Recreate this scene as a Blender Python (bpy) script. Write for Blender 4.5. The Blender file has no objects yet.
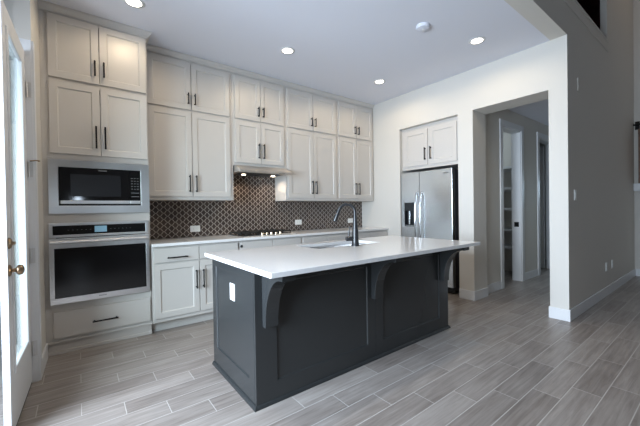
import bpy, bmesh, math, random
from mathutils import Vector, Matrix
random.seed(7)
C = bpy.context.scene.collection
PI = math.pi

# ------------------------------------------------------------------ camera
CAM_H, YAW, PITCH, ROLL, FPX = 1.2326, 0.6502, 0.0098, 0.0155, 317.82
fw = Vector((math.sin(YAW), math.cos(YAW), 0)); rt = Vector((math.cos(YAW), -math.sin(YAW), 0)); up = Vector((0, 0, 1))
F = fw*math.cos(PITCH) - up*math.sin(PITCH)
U = fw*math.sin(PITCH) + up*math.cos(PITCH)
Rr = rt*math.cos(ROLL) - U*math.sin(ROLL)
Uu = rt*math.sin(ROLL) + U*math.cos(ROLL)
cd = bpy.data.cameras.new('camera'); cam = bpy.data.objects.new('camera', cd); C.objects.link(cam)
cam.matrix_world = Matrix(((Rr.x, Uu.x, -F.x, 0), (Rr.y, Uu.y, -F.y, 0), (Rr.z, Uu.z, -F.z, CAM_H), (0, 0, 0, 1)))
cd.sensor_width = 36; cd.sensor_fit = 'HORIZONTAL'; cd.lens = FPX/640*36
cd.clip_start = 0.02; cd.clip_end = 200
bpy.context.scene.camera = cam

# ------------------------------------------------------------------ world, daylight, exposure
sc = bpy.context.scene
vs = sc.view_settings
sc.display_settings.display_device = 'sRGB'
vs.view_transform = 'Standard'; vs.look = 'None'; vs.gamma = 1; vs.use_curve_mapping = False
vs.exposure = 0.13
sc.cycles.use_denoising = True
sc.cycles.max_bounces = 10; sc.cycles.diffuse_bounces = 6
sc.cycles.caustics_reflective = False; sc.cycles.caustics_refractive = False
sc.cycles.sample_clamp_indirect = 6
w = bpy.data.worlds.new('world'); sc.world = w; w.use_nodes = True
bg = w.node_tree.nodes['Background']
bg.inputs[0].default_value = (0.66, 0.80, 1.0, 1); bg.inputs[1].default_value = 1.6

def area(name, loc, sx, sy, direction, power, col, spread=180):
    l = bpy.data.lights.new(name, 'AREA'); l.shape = 'RECTANGLE'; l.size = sx; l.size_y = sy
    l.energy = power; l.color = col; l.spread = math.radians(spread)
    o = bpy.data.objects.new(name, l); C.objects.link(o); o.location = loc
    o.rotation_euler = Vector(direction).to_track_quat('-Z', 'Z').to_euler()
    return o
DAY = (0.71, 0.845, 1.0)
GL = -1.75            # great room left wall
area('daylight_window', (GL+0.02, 1.38, 1.40), 1.7, 2.0, (1, 0.14, -0.27), 178, DAY, 115)
area('daylight_window', (GL+0.02, -1.6, 4.5), 2.0, 1.4, (1, 0, -0.3), 10, DAY)
area('daylight_sidelight', (0.0, -6.02, 1.6), 0.18, 0.36, (0, 1, 0), 6, DAY)
area('hall_fill', (8.55, 1.71, 1.55), 0.7, 1.5, (-1, 0, -0.55), 9, (0.60, 0.82, 1.0), 100)  # unseen bluish fill added to brighten the hall

# ------------------------------------------------------------------ materials
def mat(name, col, rough=0.5, metal=0.0, spec=0.5, noise=0.0, nscale=30, bump=0.0, bscale=200, coat=0.0):
    m = bpy.data.materials.new(name); m.use_nodes = True
    nt = m.node_tree; b = nt.nodes['Principled BSDF']
    b.inputs['Base Color'].default_value = (*col, 1); b.inputs['Roughness'].default_value = rough
    b.inputs['Metallic'].default_value = metal; b.inputs['Specular IOR Level'].default_value = spec
    b.inputs['Coat Weight'].default_value = coat
    if noise or bump:
        tc = nt.nodes.new('ShaderNodeTexCoord')
    if noise:
        n = nt.nodes.new('ShaderNodeTexNoise'); n.inputs['Scale'].default_value = nscale; n.inputs['Detail'].default_value = 4
        r = nt.nodes.new('ShaderNodeValToRGB')
        r.color_ramp.elements[0].color = (*[c*(1-noise) for c in col], 1); r.color_ramp.elements[1].color = (*[min(1, c*(1+noise)) for c in col], 1)
        r.color_ramp.elements[0].position = 0.3; r.color_ramp.elements[1].position = 0.7
        nt.links.new(tc.outputs['Object'], n.inputs['Vector']); nt.links.new(n.outputs['Fac'], r.inputs['Fac']); nt.links.new(r.outputs['Color'], b.inputs['Base Color'])
    if bump:
        n2 = nt.nodes.new('ShaderNodeTexNoise'); n2.inputs['Scale'].default_value = bscale; n2.inputs['Detail'].default_value = 3
        bp = nt.nodes.new('ShaderNodeBump'); bp.inputs['Strength'].default_value = bump; bp.inputs['Distance'].default_value = 0.002
        nt.links.new(tc.outputs['Object'], n2.inputs['Vector']); nt.links.new(n2.outputs['Fac'], bp.inputs['Height']); nt.links.new(bp.outputs['Normal'], b.inputs['Normal'])
    return m

M = {}
M['wall'] = mat('wall_paint', (0.635, 0.61, 0.565), 0.75, bump=0.15, bscale=90)
M['ceiling'] = mat('ceiling_paint', (0.72, 0.735, 0.80), 0.85, bump=0.2, bscale=120)
M['trim'] = mat('white_trim_paint', (0.70, 0.71, 0.725), 0.4)
M['cabinet'] = mat('cabinet_paint', (0.57, 0.543, 0.512), 0.38, noise=0.015, nscale=3)
M['taupe'] = mat('taupe_paint', (0.20, 0.18, 0.16), 0.75)
M['groove'] = mat('cabinet_inside', (0.42, 0.40, 0.37), 0.6)
M['black'] = mat('black_metal', (0.005, 0.0045, 0.0045), 0.5, spec=0.2)
M['island'] = mat('charcoal_paint', (0.0255, 0.0275, 0.0285), 0.26, noise=0.03, nscale=4)
M['quartz'] = mat('white_quartz', (0.80, 0.80, 0.80), 0.13, noise=0.025, nscale=60)
M['plastic'] = mat('white_plastic', (0.82, 0.82, 0.80), 0.35)
M['slot'] = mat('outlet_slot', (0.05, 0.05, 0.05), 0.6)
M['chrome'] = mat('polished_steel', (0.75, 0.76, 0.77), 0.14, metal=1)
M['blackglass'] = mat('black_glass', (0.006, 0.006, 0.007), 0.06, spec=0.5)
M['knob'] = mat('lamp_lit_steel', (0.80, 0.66, 0.48), 0.22, metal=1)  # gold tone of the hood lamps' light painted into the steel
M['darkpanel'] = mat('dark_panel', (0.012, 0.013, 0.016), 0.25)
M['darkgrey'] = mat('dark_grey_side', (0.030, 0.032, 0.036), 0.45)
M['iron'] = mat('cast_iron', (0.016, 0.015, 0.014), 0.6, bump=0.2)
M['bronze'] = mat('aged_brass', (0.30, 0.21, 0.13), 0.28, metal=1)
M['nickel'] = mat('hinge_nickel', (0.62, 0.61, 0.60), 0.35, metal=0.9)
M['wood'] = mat('brown_wood', (0.16, 0.075, 0.035), 0.5, noise=0.25, nscale=14)
M['darkwood'] = mat('dark_red_wood', (0.10, 0.035, 0.03), 0.6, noise=0.4, nscale=9)
M['faucet'] = mat('matte_black', (0.014, 0.015, 0.017), 0.35)
M['concrete'] = mat('patio_concrete', (0.42, 0.41, 0.38), 0.9, noise=0.1, nscale=5)
M['siding'] = mat('grey_siding', (0.30, 0.31, 0.30), 0.8, noise=0.05, nscale=8)
M['cream'] = mat('cream_paint', (0.72, 0.66, 0.52), 0.7, noise=0.03, nscale=6)
M['fence'] = mat('fence_boards', (0.30, 0.27, 0.23), 0.85, noise=0.2, nscale=7)
M['grass'] = mat('lawn', (0.12, 0.20, 0.06), 0.95, noise=0.3, nscale=40)
M['rubber'] = mat('black_rubber', (0.02, 0.02, 0.02), 0.7)
M['lens'] = mat('printed_grey', (0.26, 0.27, 0.28), 0.5)

def emis(name, col, s):
    m = bpy.data.materials.new(name); m.use_nodes = True; nt = m.node_tree
    b = nt.nodes['Principled BSDF']; b.inputs['Base Color'].default_value = (*col, 1)
    b.inputs['Emission Color'].default_value = (*col, 1); b.inputs['Emission Strength'].default_value = s
    return m
M['lamp'] = emis('lamp_lens', (1.0, 0.90, 0.76), 9)
M['hoodlamp'] = emis('hood_lamp_lens', (1.0, 0.86, 0.66), 9)
M['display'] = emis('oven_display', (0.16, 0.30, 0.40), 0.45)

def steel(name, col, rough, axis):
    m = bpy.data.materials.new(name); m.use_nodes = True; nt = m.node_tree; b = nt.nodes['Principled BSDF']
    b.inputs['Metallic'].default_value = 1; b.inputs['Roughness'].default_value = rough
    if axis == 'x':
        b.inputs['Anisotropic'].default_value = 0.75; tg = nt.nodes.new('ShaderNodeTangent'); tg.direction_type = 'RADIAL'; tg.axis = 'Z'; nt.links.new(tg.outputs[0], b.inputs['Tangent'])
    tc = nt.nodes.new('ShaderNodeTexCoord'); mp = nt.nodes.new('ShaderNodeMapping')
    mp.inputs['Scale'].default_value = {'x': (1.5, 300, 300), 'z': (300, 300, 1.5)}[axis]
    n = nt.nodes.new('ShaderNodeTexNoise'); n.inputs['Scale'].default_value = 1.0; n.inputs['Detail'].default_value = 3
    r = nt.nodes.new('ShaderNodeValToRGB')
    r.color_ramp.elements[0].color = (*[c*0.985 for c in col], 1); r.color_ramp.elements[1].color = (*[min(1, c*1.015) for c in col], 1)
    mr = nt.nodes.new('ShaderNodeMapRange'); mr.inputs['To Min'].default_value = rough-0.03; mr.inputs['To Max'].default_value = rough+0.05
    L = nt.links.new
    L(tc.outputs['Object'], mp.inputs['Vector']); L(mp.outputs['Vector'], n.inputs['Vector']); L(n.outputs['Fac'], r.inputs['Fac'])
    L(r.outputs['Color'], b.inputs['Base Color']); L(n.outputs['Fac'], mr.inputs['Value']); L(mr.outputs['Result'], b.inputs['Roughness'])
    return m
M['steel'] = steel('brushed_steel', (0.76, 0.76, 0.765), 0.28, 'x')
M['steelv'] = steel('brushed_steel_door', (0.72, 0.74, 0.75), 0.24, 'z')
M['steelwarm'] = steel('hood_steel', (0.70, 0.63, 0.56), 0.36, 'x')

def glass_mat():
    m = bpy.data.materials.new('clear_glass'); m.use_nodes = True; nt = m.node_tree
    nt.nodes.remove(nt.nodes['Principled BSDF'])
    t = nt.nodes.new('ShaderNodeBsdfTransparent'); t.inputs[0].default_value = (0.92, 0.95, 0.93, 1)
    g = nt.nodes.new('ShaderNodeBsdfGlossy'); g.inputs['Roughness'].default_value = 0.02
    f = nt.nodes.new('ShaderNodeFresnel'); ge = nt.nodes.new('ShaderNodeNewGeometry'); mr = nt.nodes.new('ShaderNodeMapRange'); mr.inputs['To Min'].default_value = 1.45; mr.inputs['To Max'].default_value = 1/1.45
    nt.links.new(ge.outputs['Backfacing'], mr.inputs['Value']); nt.links.new(mr.outputs['Result'], f.inputs[0])
    mx = nt.nodes.new('ShaderNodeMixShader')
    L = nt.links.new
    L(f.outputs[0], mx.inputs[0]); L(t.outputs[0], mx.inputs[1]); L(g.outputs[0], mx.inputs[2]); L(mx.outputs[0], nt.nodes['Material Output'].inputs['Surface'])
    return m
M['glass'] = glass_mat()

class NT:
    """tiny helper to chain maths nodes"""
    def __init__(s, m): s.nt = m.node_tree
    def m(s, op, a, b=None, c=None):
        n = s.nt.nodes.new('ShaderNodeMath'); n.operation = op
        for i, v in enumerate((a, b, c)):
            if v is None: continue
            if isinstance(v, (int, float)): n.inputs[i].default_value = v
            else: s.nt.links.new(v, n.inputs[i])
        return n.outputs[0]
    def new(s, t): return s.nt.nodes.new(t)
    def link(s, a, b): s.nt.links.new(a, b)

def floor_mat():
    m = bpy.data.materials.new('wood_look_tile'); m.use_nodes = True
    h = NT(m); b = m.node_tree.nodes['Principled BSDF']
    tc = h.new('ShaderNodeTexCoord'); sp = h.new('ShaderNodeSeparateXYZ'); h.link(tc.outputs['Object'], sp.inputs[0])
    X, Y = sp.outputs[0], sp.outputs[1]
    LEN, WID = 0.665, 0.158
    rr = h.m('DIVIDE', h.m('SUBTRACT', 1.792, Y), WID)
    row = h.m('FLOOR', rr); rf = h.m('SUBTRACT', rr, row)
    u = h.m('DIVIDE', h.m('SUBTRACT', h.m('SUBTRACT', X, 0.4367), h.m('MULTIPLY', row, LEN/3)), LEN)
    uc = h.m('FLOOR', u); uf = h.m('SUBTRACT', u, uc)
    du = h.m('MULTIPLY', h.m('MINIMUM', uf, h.m('SUBTRACT', 1.0, uf)), LEN)
    dv = h.m('MULTIPLY', h.m('MINIMUM', rf, h.m('SUBTRACT', 1.0, rf)), WID)
    d = h.m('MINIMUM', du, dv)
    g = h.new('ShaderNodeMapRange'); g.inputs['From Min'].default_value = 0.0016; g.inputs['From Max'].default_value = 0.0030
    g.inputs['To Min'].default_value = 1; g.inputs['To Max'].default_value = 0; h.link(d, g.inputs['Value'])
    cv = h.new('ShaderNodeCombineXYZ'); h.link(uc, cv.inputs[0]); h.link(row, cv.inputs[1])
    wn = h.new('ShaderNodeTexWhiteNoise'); wn.noise_dimensions = '2D'; h.link(cv.outputs[0], wn.inputs['Vector'])
    # grain, shifted per tile
    off = h.m('MULTIPLY', wn.outputs['Value'], 37.0)
    gv = h.new('ShaderNodeCombineXYZ')
    h.link(h.m('ADD', h.m('MULTIPLY', X, 2.4), off), gv.inputs[0]); h.link(h.m('MULTIPLY', Y, 40.0), gv.inputs[1]); h.link(off, gv.inputs[2])
    n1 = h.new('ShaderNodeTexNoise'); n1.inputs['Scale'].default_value = 1.0; n1.inputs['Detail'].default_value = 6; n1.inputs['Roughness'].default_value = 0.62; n1.inputs['Distortion'].default_value = 0.5
    h.link(gv.outputs[0], n1.inputs['Vector'])
    gv2 = h.new('ShaderNodeCombineXYZ')
    h.link(h.m('ADD', h.m('MULTIPLY', X, 3.0), off), gv2.inputs[0]); h.link(h.m('MULTIPLY', Y, 7.0), gv2.inputs[1])
    n2 = h.new('ShaderNodeTexNoise'); n2.inputs['Scale'].default_value = 1.0; n2.inputs['Detail'].default_value = 3
    h.link(gv2.outputs[0], n2.inputs['Vector'])
    f = h.m('ADD', h.m('ADD', -0.06, h.m('MULTIPLY', n1.outputs['Fac'], 0.72)), h.m('ADD', h.m('MULTIPLY', n2.outputs['Fac'], 0.26), h.m('ADD', 0.045, h.m('MULTIPLY', wn.outputs['Value'], 0.17))))
    r = h.new('ShaderNodeValToRGB'); e = r.color_ramp.elements
    e[0].position = 0.30; e[0].color = (0.140, 0.116, 0.101, 1)
    e[1].position = 0.80; e[1].color = (0.37, 0.335, 0.308, 1)
    x = e.new(0.52); x.color = (0.24, 0.209, 0.189, 1)
    h.link(f, r.inputs['Fac'])
    mx = h.new('ShaderNodeMixRGB'); mx.inputs[2].default_value = (0.45, 0.42, 0.395, 1)
    h.link(g.outputs[0], mx.inputs[0]); h.link(r.outputs['Color'], mx.inputs[1]); h.link(mx.outputs[0], b.inputs['Base Color'])
    b.inputs['Roughness'].default_value = 0.36
    bp = h.new('ShaderNodeBump'); bp.inputs['Strength'].default_value = 0.35; bp.inputs['Distance'].default_value = 0.003
    hh = h.m('SUBTRACT', h.m('MULTIPLY', n1.outputs['Fac'], 0.25), g.outputs[0])
    h.link(hh, bp.inputs['Height']); h.link(bp.outputs['Normal'], b.inputs['Normal'])
    return m
M['floor'] = floor_mat()

def splash_mat():
    m = bpy.data.materials.new('lantern_tile'); m.use_nodes = True
    h = NT(m); b = m.node_tree.nodes['Principled BSDF']
    tc = h.new('ShaderNodeTexCoord'); sp = h.new('ShaderNodeSeparateXYZ'); h.link(tc.outputs['Object'], sp.inputs[0])
    u = h.m('DIVIDE', sp.outputs[0], 0.086); v = h.m('DIVIDE', sp.outputs[2], 0.074)
    wv = h.m('ADD', v, h.m('MULTIPLY', h.m('SINE', h.m('MULTIPLY', v, 4*PI)), 0.055))   # ogee sides
    p = h.m('FRACT', h.m('ADD', u, wv)); q = h.m('FRACT', h.m('SUBTRACT', u, wv))
    dp = h.m('MINIMUM', p, h.m('SUBTRACT', 1.0, p)); dq = h.m('MINIMUM', q, h.m('SUBTRACT', 1.0, q))
    d = h.m('MINIMUM', dp, dq)
    g = h.new('ShaderNodeMapRange'); g.inputs['From Min'].default_value = 0.030; g.inputs['From Max'].default_value = 0.066
    g.inputs['To Min'].default_value = 1; g.inputs['To Max'].default_value = 0; h.link(d, g.inputs['Value'])
    cv = h.new('ShaderNodeCombineXYZ'); h.link(h.m('FLOOR', h.m('ADD', u, wv)), cv.inputs[0]); h.link(h.m('FLOOR', h.m('SUBTRACT', u, wv)), cv.inputs[1])
    wn = h.new('ShaderNodeTexWhiteNoise'); wn.noise_dimensions = '2D'; h.link(cv.outputs[0], wn.inputs['Vector'])
    r = h.new('ShaderNodeValToRGB'); r.color_ramp.elements[0].color = (0.046, 0.034, 0.029, 1); r.color_ramp.elements[1].color = (0.078, 0.058, 0.049, 1)
    h.link(wn.outputs['Value'], r.inputs['Fac'])
    mx = h.new('ShaderNodeMixRGB'); mx.inputs[2].default_value = (0.46, 0.40, 0.355, 1)
    h.link(g.outputs[0], mx.inputs[0]); h.link(r.outputs['Color'], mx.inputs[1]); h.link(mx.outputs[0], b.inputs['Base Color'])
    ro = h.m('ADD', h.m('MULTIPLY', g.outputs[0], 0.5), 0.22); h.link(ro, b.inputs['Roughness'])
    bp = h.new('ShaderNodeBump'); bp.inputs['Strength'].default_value = 0.5; bp.inputs['Distance'].default_value = 0.002
    h.link(h.m('SUBTRACT', 1.0, g.outputs[0]), bp.inputs['Height']); h.link(bp.outputs['Normal'], b.inputs['Normal'])
    return m
M['splash'] = splash_mat()

# ------------------------------------------------------------------ mesh helpers
def box(bm, x0, x1, y0, y1, z0, z1):
    vs = [bm.verts.new(p) for p in ((x0,y0,z0),(x1,y0,z0),(x1,y1,z0),(x0,y1,z0),(x0,y0,z1),(x1,y0,z1),(x1,y1,z1),(x0,y1,z1))]
    for f in ((0,3,2,1),(4,5,6,7),(0,1,5,4),(1,2,6,5),(2,3,7,6),(3,0,4,7)):
        bm.faces.new([vs[i] for i in f])
def prism(bm, pts, z0, z1):
    """polygon in XY (counter-clockwise) extruded in Z"""
    a = [bm.verts.new((x, y, z0)) for x, y in pts]; b = [bm.verts.new((x, y, z1)) for x, y in pts]
    n = len(pts)
    bm.faces.new(a[::-1]); bm.faces.new(b)
    for i in range(n): bm.faces.new((a[i], a[(i+1) % n], b[(i+1) % n], b[i]))
def extrude_x(bm, pts, x0, x1):
    """profile of (y, z) points extruded along X"""
    a = [bm.verts.new((x0, y, z)) for y, z in pts]; b = [bm.verts.new((x1, y, z)) for y, z in pts]
    n = len(pts)
    bm.faces.new(a); bm.faces.new(b[::-1])
    for i in range(n): bm.faces.new((a[i], b[i], b[(i+1) % n], a[(i+1) % n]))
    bmesh.ops.recalc_face_normals(bm, faces=bm.faces)
def lathe(bm, prof, seg=24, mtx=None):
    """(r, z) profile spun about Z, then moved by mtx"""
    rings = []
    for r, z in prof:
        if r < 1e-6: rings.append([bm.verts.new((0, 0, z))])
        else: rings.append([bm.verts.new((r*math.cos(2*PI*i/seg), r*math.sin(2*PI*i/seg), z)) for i in range(seg)])
    vs = [v for r in rings for v in r]
    for a, b in zip(rings, rings[1:]):
        for i in range(seg):
            j = (i+1) % seg
            if len(a) == 1 and len(b) == 1: continue
            if len(a) == 1: bm.faces.new((a[0], b[j], b[i]))
            elif len(b) == 1: bm.faces.new((a[i], a[j], b[0]))
            else: bm.faces.new((a[i], a[j], b[j], b[i]))
    if len(rings[0]) > 1: bm.faces.new(rings[0][::-1])
    if len(rings[-1]) > 1: bm.faces.new(rings[-1])
    if mtx is not None: bmesh.ops.transform(bm, matrix=mtx, verts=vs)
    bmesh.ops.recalc_face_normals(bm, faces=bm.faces)
def tube(bm, pts, radii, seg=12):
    pts = [Vector(p) for p in pts]
    if isinstance(radii, (int, float)): radii = [radii]*len(pts)
    rings = []; prev = None
    for i, p in enumerate(pts):
        t = (pts[min(i+1, len(pts)-1)] - pts[max(i-1, 0)]).normalized()
        if prev is None:
            n = t.orthogonal().normalized()
        else:
            n = (prev - t*prev.dot(t)).normalized()
        prev = n; bn = t.cross(n)
        rings.append([bm.verts.new(p + (n*math.cos(2*PI*k/seg) + bn*math.sin(2*PI*k/seg))*radii[i]) for k in range(seg)])
    for a, b in zip(rings, rings[1:]):
        for k in range(seg): bm.faces.new((a[k], a[(k+1) % seg], b[(k+1) % seg], b[k]))
    bm.faces.new(rings[0][::-1]); bm.faces.new(rings[-1])
    bmesh.ops.recalc_face_normals(bm, faces=bm.faces)
def shaker(bm, x0, x1, z0, z1, yf, t=0.02, rail=0.058, rec=0.010):
    """framed panel, front at y = yf facing -Y"""
    framed(bm, x0, x1, z0, z1, yf, rail, rail, rail, rail, rec, t)
def framed(bm, x0, x1, z0, z1, yf, l, r_, b_, t_, rec, th):
    s = 0.007
    o_ = [(x0, z0), (x1, z0), (x1, z1), (x0, z1)]; i_ = [(x0+l, z0+b_), (x1-r_, z0+b_), (x1-r_, z1-t_), (x0+l, z1-t_)]
    j_ = [(x0+l+s, z0+b_+s), (x1-r_-s, z0+b_+s), (x1-r_-s, z1-t_-s), (x0+l+s, z1-t_-s)]
    ring = lambda pts, y: [bm.verts.new((x, y, z)) for x, z in pts]
    A, B, D, E_ = ring(o_, yf), ring(i_, yf), ring(j_, yf+rec), ring(o_, yf+th)
    for P, Q in ((A, B), (B, D), (E_, A)):
        for k in range(4): bm.faces.new((P[k], P[(k+1) % 4], Q[(k+1) % 4], Q[k]))
    bm.faces.new(D); bm.faces.new(E_[::-1]); bmesh.ops.recalc_face_normals(bm, faces=bm.faces)
def obj(name, bm, m, parent=None, bevel=0.0, smooth=False, loc=None):
    me = bpy.data.meshes.new(name); bm.to_mesh(me); bm.free()
    me.materials.append(m)
    o = bpy.data.objects.new(name, me); C.objects.link(o)
    if parent is not None: o.parent = parent
    if loc is not None: o.location = loc
    if smooth:
        for p in me.polygons: p.use_smooth = True
        if bevel == 0:
            es = o.modifiers.new('edge_split', 'EDGE_SPLIT'); es.split_angle = math.radians(40)
    if bevel:
        b = o.modifiers.new('bevel', 'BEVEL'); b.width = bevel; b.segments = 2; b.limit_method = 'ANGLE'; b.angle_limit = math.radians(35)
    return o
def bx(name, m, parent, *boxes, bevel=0.0):
    bm = bmesh.new()
    for b in boxes: box(bm, *b)
    return obj(name, bm, m, parent, bevel)
def tag(o, label, cat, group=None):
    o['label'] = label; o['category'] = cat
    if group: o['group'] = group
    return o
def thing(name, label, cat, loc=(0, 0, 0), rz=0.0, group=None):
    o = bpy.data.objects.new(name, None); C.objects.link(o); o.empty_display_size = 0.1
    o.location = loc; o.rotation_euler = (0, 0, rz)
    return tag(o, label, cat, group)
def struct(name, bm, m, parent=None, bevel=0.0):
    o = obj(name, bm, m, parent, bevel)
    if parent is None: o['kind'] = 'structure'
    return o
def sbox(name, m, *boxes, parent=None, bevel=0.0):
    bm = bmesh.new()
    for b in boxes: box(bm, *b)
    return struct(name, bm, m, parent, bevel)
def pull(parent, x, z, yf, length, vertical=True, name='handle'):
    """bar pull on a front at y = yf, centred at (x, z)"""
    bm = bmesh.new(); r = 0.0072; s = 0.032; h = length/2
    if vertical:
        tube(bm, [(x, yf-s, z-h), (x, yf-s, z+h)], r, 10)
        for k in (-1, 1): tube(bm, [(x, yf+0.001, z+k*(h-0.014)), (x, yf-s, z+k*(h-0.014))], [0.0075, 0.006], 10)
    else:
        tube(bm, [(x-h, yf-s, z), (x+h, yf-s, z)], r, 10)
        for k in (-1, 1): tube(bm, [(x+k*(h-0.014), yf+0.001, z), (x+k*(h-0.014), yf-s, z)], [0.0075, 0.006], 10)
    o = obj(name, bm, M['black'], parent, smooth=True); o['label'] = 'black bar pull'
    return o
def door_part(parent, x0, x1, z0, z1, yf, m=None, rail=0.058, name='door', rec=0.010):
    bm = bmesh.new(); shaker(bm, x0, x1, z0, z1, yf, rail=rail, rec=rec)
    return obj(name, bm, m or M['cabinet'], parent, bevel=0.0018)

# ------------------------------------------------------------------ key dimensions
YB = 4.1877          # back wall
XR = 4.1471          # right wall (fridge side)
H = 3.0479           # kitchen ceiling
YE = 1.0902          # front edge of kitchen ceiling, face of the hall wall
NB = 0.012
GC = 5.8             # great room ceiling
def wl(y, d=0.0): return -0.24 - 0.028*(3.6 - y) - d      # door wall face, d = depth into the wall

# ------------------------------------------------------------------ floor, ceiling, walls
sbox('floor', M['floor'], (GL-0.15, 9.0, -6.2, 3.25, -0.1, 0.0), (-0.345, 9.0, 3.25, 4.5, -0.1, 0.0))
sbox('ceiling', M['ceiling'], (-0.5, 9.0, YE+0.15, 4.4, H, H+0.25))
sbox('ceiling_great_room', M['ceiling'], (GL-0.15, 9.0, -6.2, 4.5, GC, GC+0.1))
sbox('wall_back', M['wall'], (-0.45, 5.2, YB, YB+0.15, 0, H))
# left wall with the glass door
DY0, DY1, DH = 2.09, 3.14, 2.435
bm = bmesh.new()
def wseg(bm, y0, y1, d0, d1, z0, z1): prism(bm, [(wl(y0, d1), y0), (wl(y0, d0), y0), (wl(y1, d0), y1), (wl(y1, d1), y1)], z0, z1)
wseg(bm, DY1, 3.62, 0, 0.09, 0, H)
box(bm, -0.3395, -0.2545, 3.62, YB+0.15, 0, H)
struct('wall_left', bm, M['wall'])
# breakfast nook and great room walls on the left, with windows
sbox('wall_nook', M['wall'], (GL-0.15, -1.26, 3.25, 3.40, 0, GC), (-1.26, -0.345, 3.25, 3.40, 2.46, GC), (-0.345, -0.25, 3.25, 3.40, H, GC))
sbox('wall_great_left', M['wall'], (GL-0.15, GL, -6, 0.51, 0, 3.0), (GL-0.15, GL, 2.25, 3.25, 0, 3.0), (GL-0.15, GL, 0.51, 2.25, 0, 0.38), (GL-0.15, GL, 0.51, 2.25, 2.42, 3.0),
     (GL-0.15, GL, -6, 3.25, 3.0, 3.7), (GL-0.15, GL, -6, 3.25, 5.3, GC), (GL-0.15, GL, -6, -2.65, 3.7, 5.3), (GL-0.15, GL, -0.55, 3.25, 3.7, 5.3))
sbox('wall_upper', M['wall'], (-0.55, -0.41, YE, 3.25, H+0.25, GC))
sbox('wall_great_back', M['wall'], (GL-0.15, -0.10, -6.15, -6, 0, GC), (0.10, 9.0, -6.15, -6, 0, GC), (-0.10, 0.10, -6.15, -6, 0, 1.4), (-0.10, 0.10, -6.15, -6, 1.8, GC))
sbox('ceiling_nook', M['ceiling'], (GL, -0.5, YE+0.15, 3.25, H, H+0.2))
# right wall: fridge niche and hall opening
NY0, NY1, NZ = 2.3142, 3.3029, 2.5076
OY0, OY1, OZ, OX = 1.2616, 2.1083, 2.5145, 4.497
HY = 2.165           # hall left wall
sbox('wall_right', M['wall'],
     (XR, 5.0, NY1, YB, 0, H), (XR, 5.0, NY0, NY1, NZ, H), (4.93, 5.0, NY0, NY1, 0, NZ),
     (XR, OX, OY1, NY0, 0, H), (OX, 5.0, HY, NY0, 0, H), (XR, OX, OY0, OY1, OZ, H))
sbox('wall_hall_right', M['wall'], (XR, 8.6, YE, OY0, 0, H), (-0.5, 9.0, YE, YE+0.15, H, 3.50), (5.85, 9.0, YE, YE+0.07, 3.50, GC),
     (-0.5, 0.6, YE, YE+0.07, 3.50, GC), (0.6, 5.85, YE, YE+0.07, 5.0, GC))
P0, P1, P2, P3 = 5.14, 5.82, 6.60, 7.40
sbox('wall_hall_left', M['wall'], (5.0, P0, HY, HY+0.14, 0, H), (P1, P2, HY, HY+0.14, 0, H), (P3, 8.6, HY, HY+0.14, 0, H),
     (P0, P1, HY, HY+0.14, 2.47, H), (P2, P3, HY, HY+0.14, 2.47, H))
sbox('wall_hall_end', M['wall'], (8.6, 8.7, YE, 4.3, 0, H))
sbox('hall_fill_frame', M['trim'], (8.57, 8.598, 1.30, 1.36, 0.75, 2.35), (8.57, 8.598, 2.06, 2.12, 0.75, 2.35), (8.57, 8.598, 1.36, 2.06, 0.75, 0.81), (8.57, 8.598, 1.36, 2.06, 2.29, 2.35))  # frame made up around the added hall fill, solid wall behind
sbox('wall_pantry', M['wall'], (5.0, 8.6, 3.6, 3.7, 0, H), (6.62, 6.74, HY+0.14, 3.6, 0, H))
sbox('ceiling_hall', M['ceiling'], (OX, 8.6, OY0, HY, 2.75, 2.85), (5.0, 8.6, HY+0.14, 3.6, 2.75, 2.85))
sbox('wall_great_right', M['wall'], (7.7, 7.85, -6, YE, 0, GC))
# loft behind the upper opening
sbox('wall_loft', M['darkwood'], (-0.5, 9.0, 4.4, 4.5, H+0.25, GC), (8.9, 9.0, YE, 4.4, H+0.25, GC), (-0.55, -0.45, 3.26, 4.4, H+0.26, GC))
sbox('trim_1', M['wall'], (0.55, 5.89, YE-0.016, YE+0.16, 3.485, 3.505), (0.55, 5.89, YE-0.008, YE, 3.36, 3.485), bevel=0.003)

# ------------------------------------------------------------------ baseboards
BH = 0.125
bbm = lambda *b: b
sbox('baseboard_right', M['trim'], (XR-NB, XR, OY1, NY0, 0, BH), (XR-NB, OX+NB, OY1-NB, OY1, 0, BH), (OX, OX+NB, OY1, HY-NB, 0, BH),
     (XR-NB, XR, NY1, 3.54, 0, BH), (OX, P0-0.095, HY-NB, HY, 0, BH), (P1+0.095, P2-0.095, HY-NB, HY, 0, BH), (P3+0.095, 8.6, HY-NB, HY, 0, BH), bevel=0.003)
sbox('baseboard_hall', M['trim'], (XR-NB, XR, YE-NB, OY0+NB, 0, BH), (XR, 7.7, YE-NB, YE, 0, BH), (XR, 8.6, OY0, OY0+NB, 0, BH), (7.7-NB, 7.7, -6, YE-NB, 0, BH), bevel=0.003)
bm = bmesh.new(); wseg(bm, 3.212, 3.59, -NB, 0, 0, BH)
struct('baseboard_left', bm, M['trim'])

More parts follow.
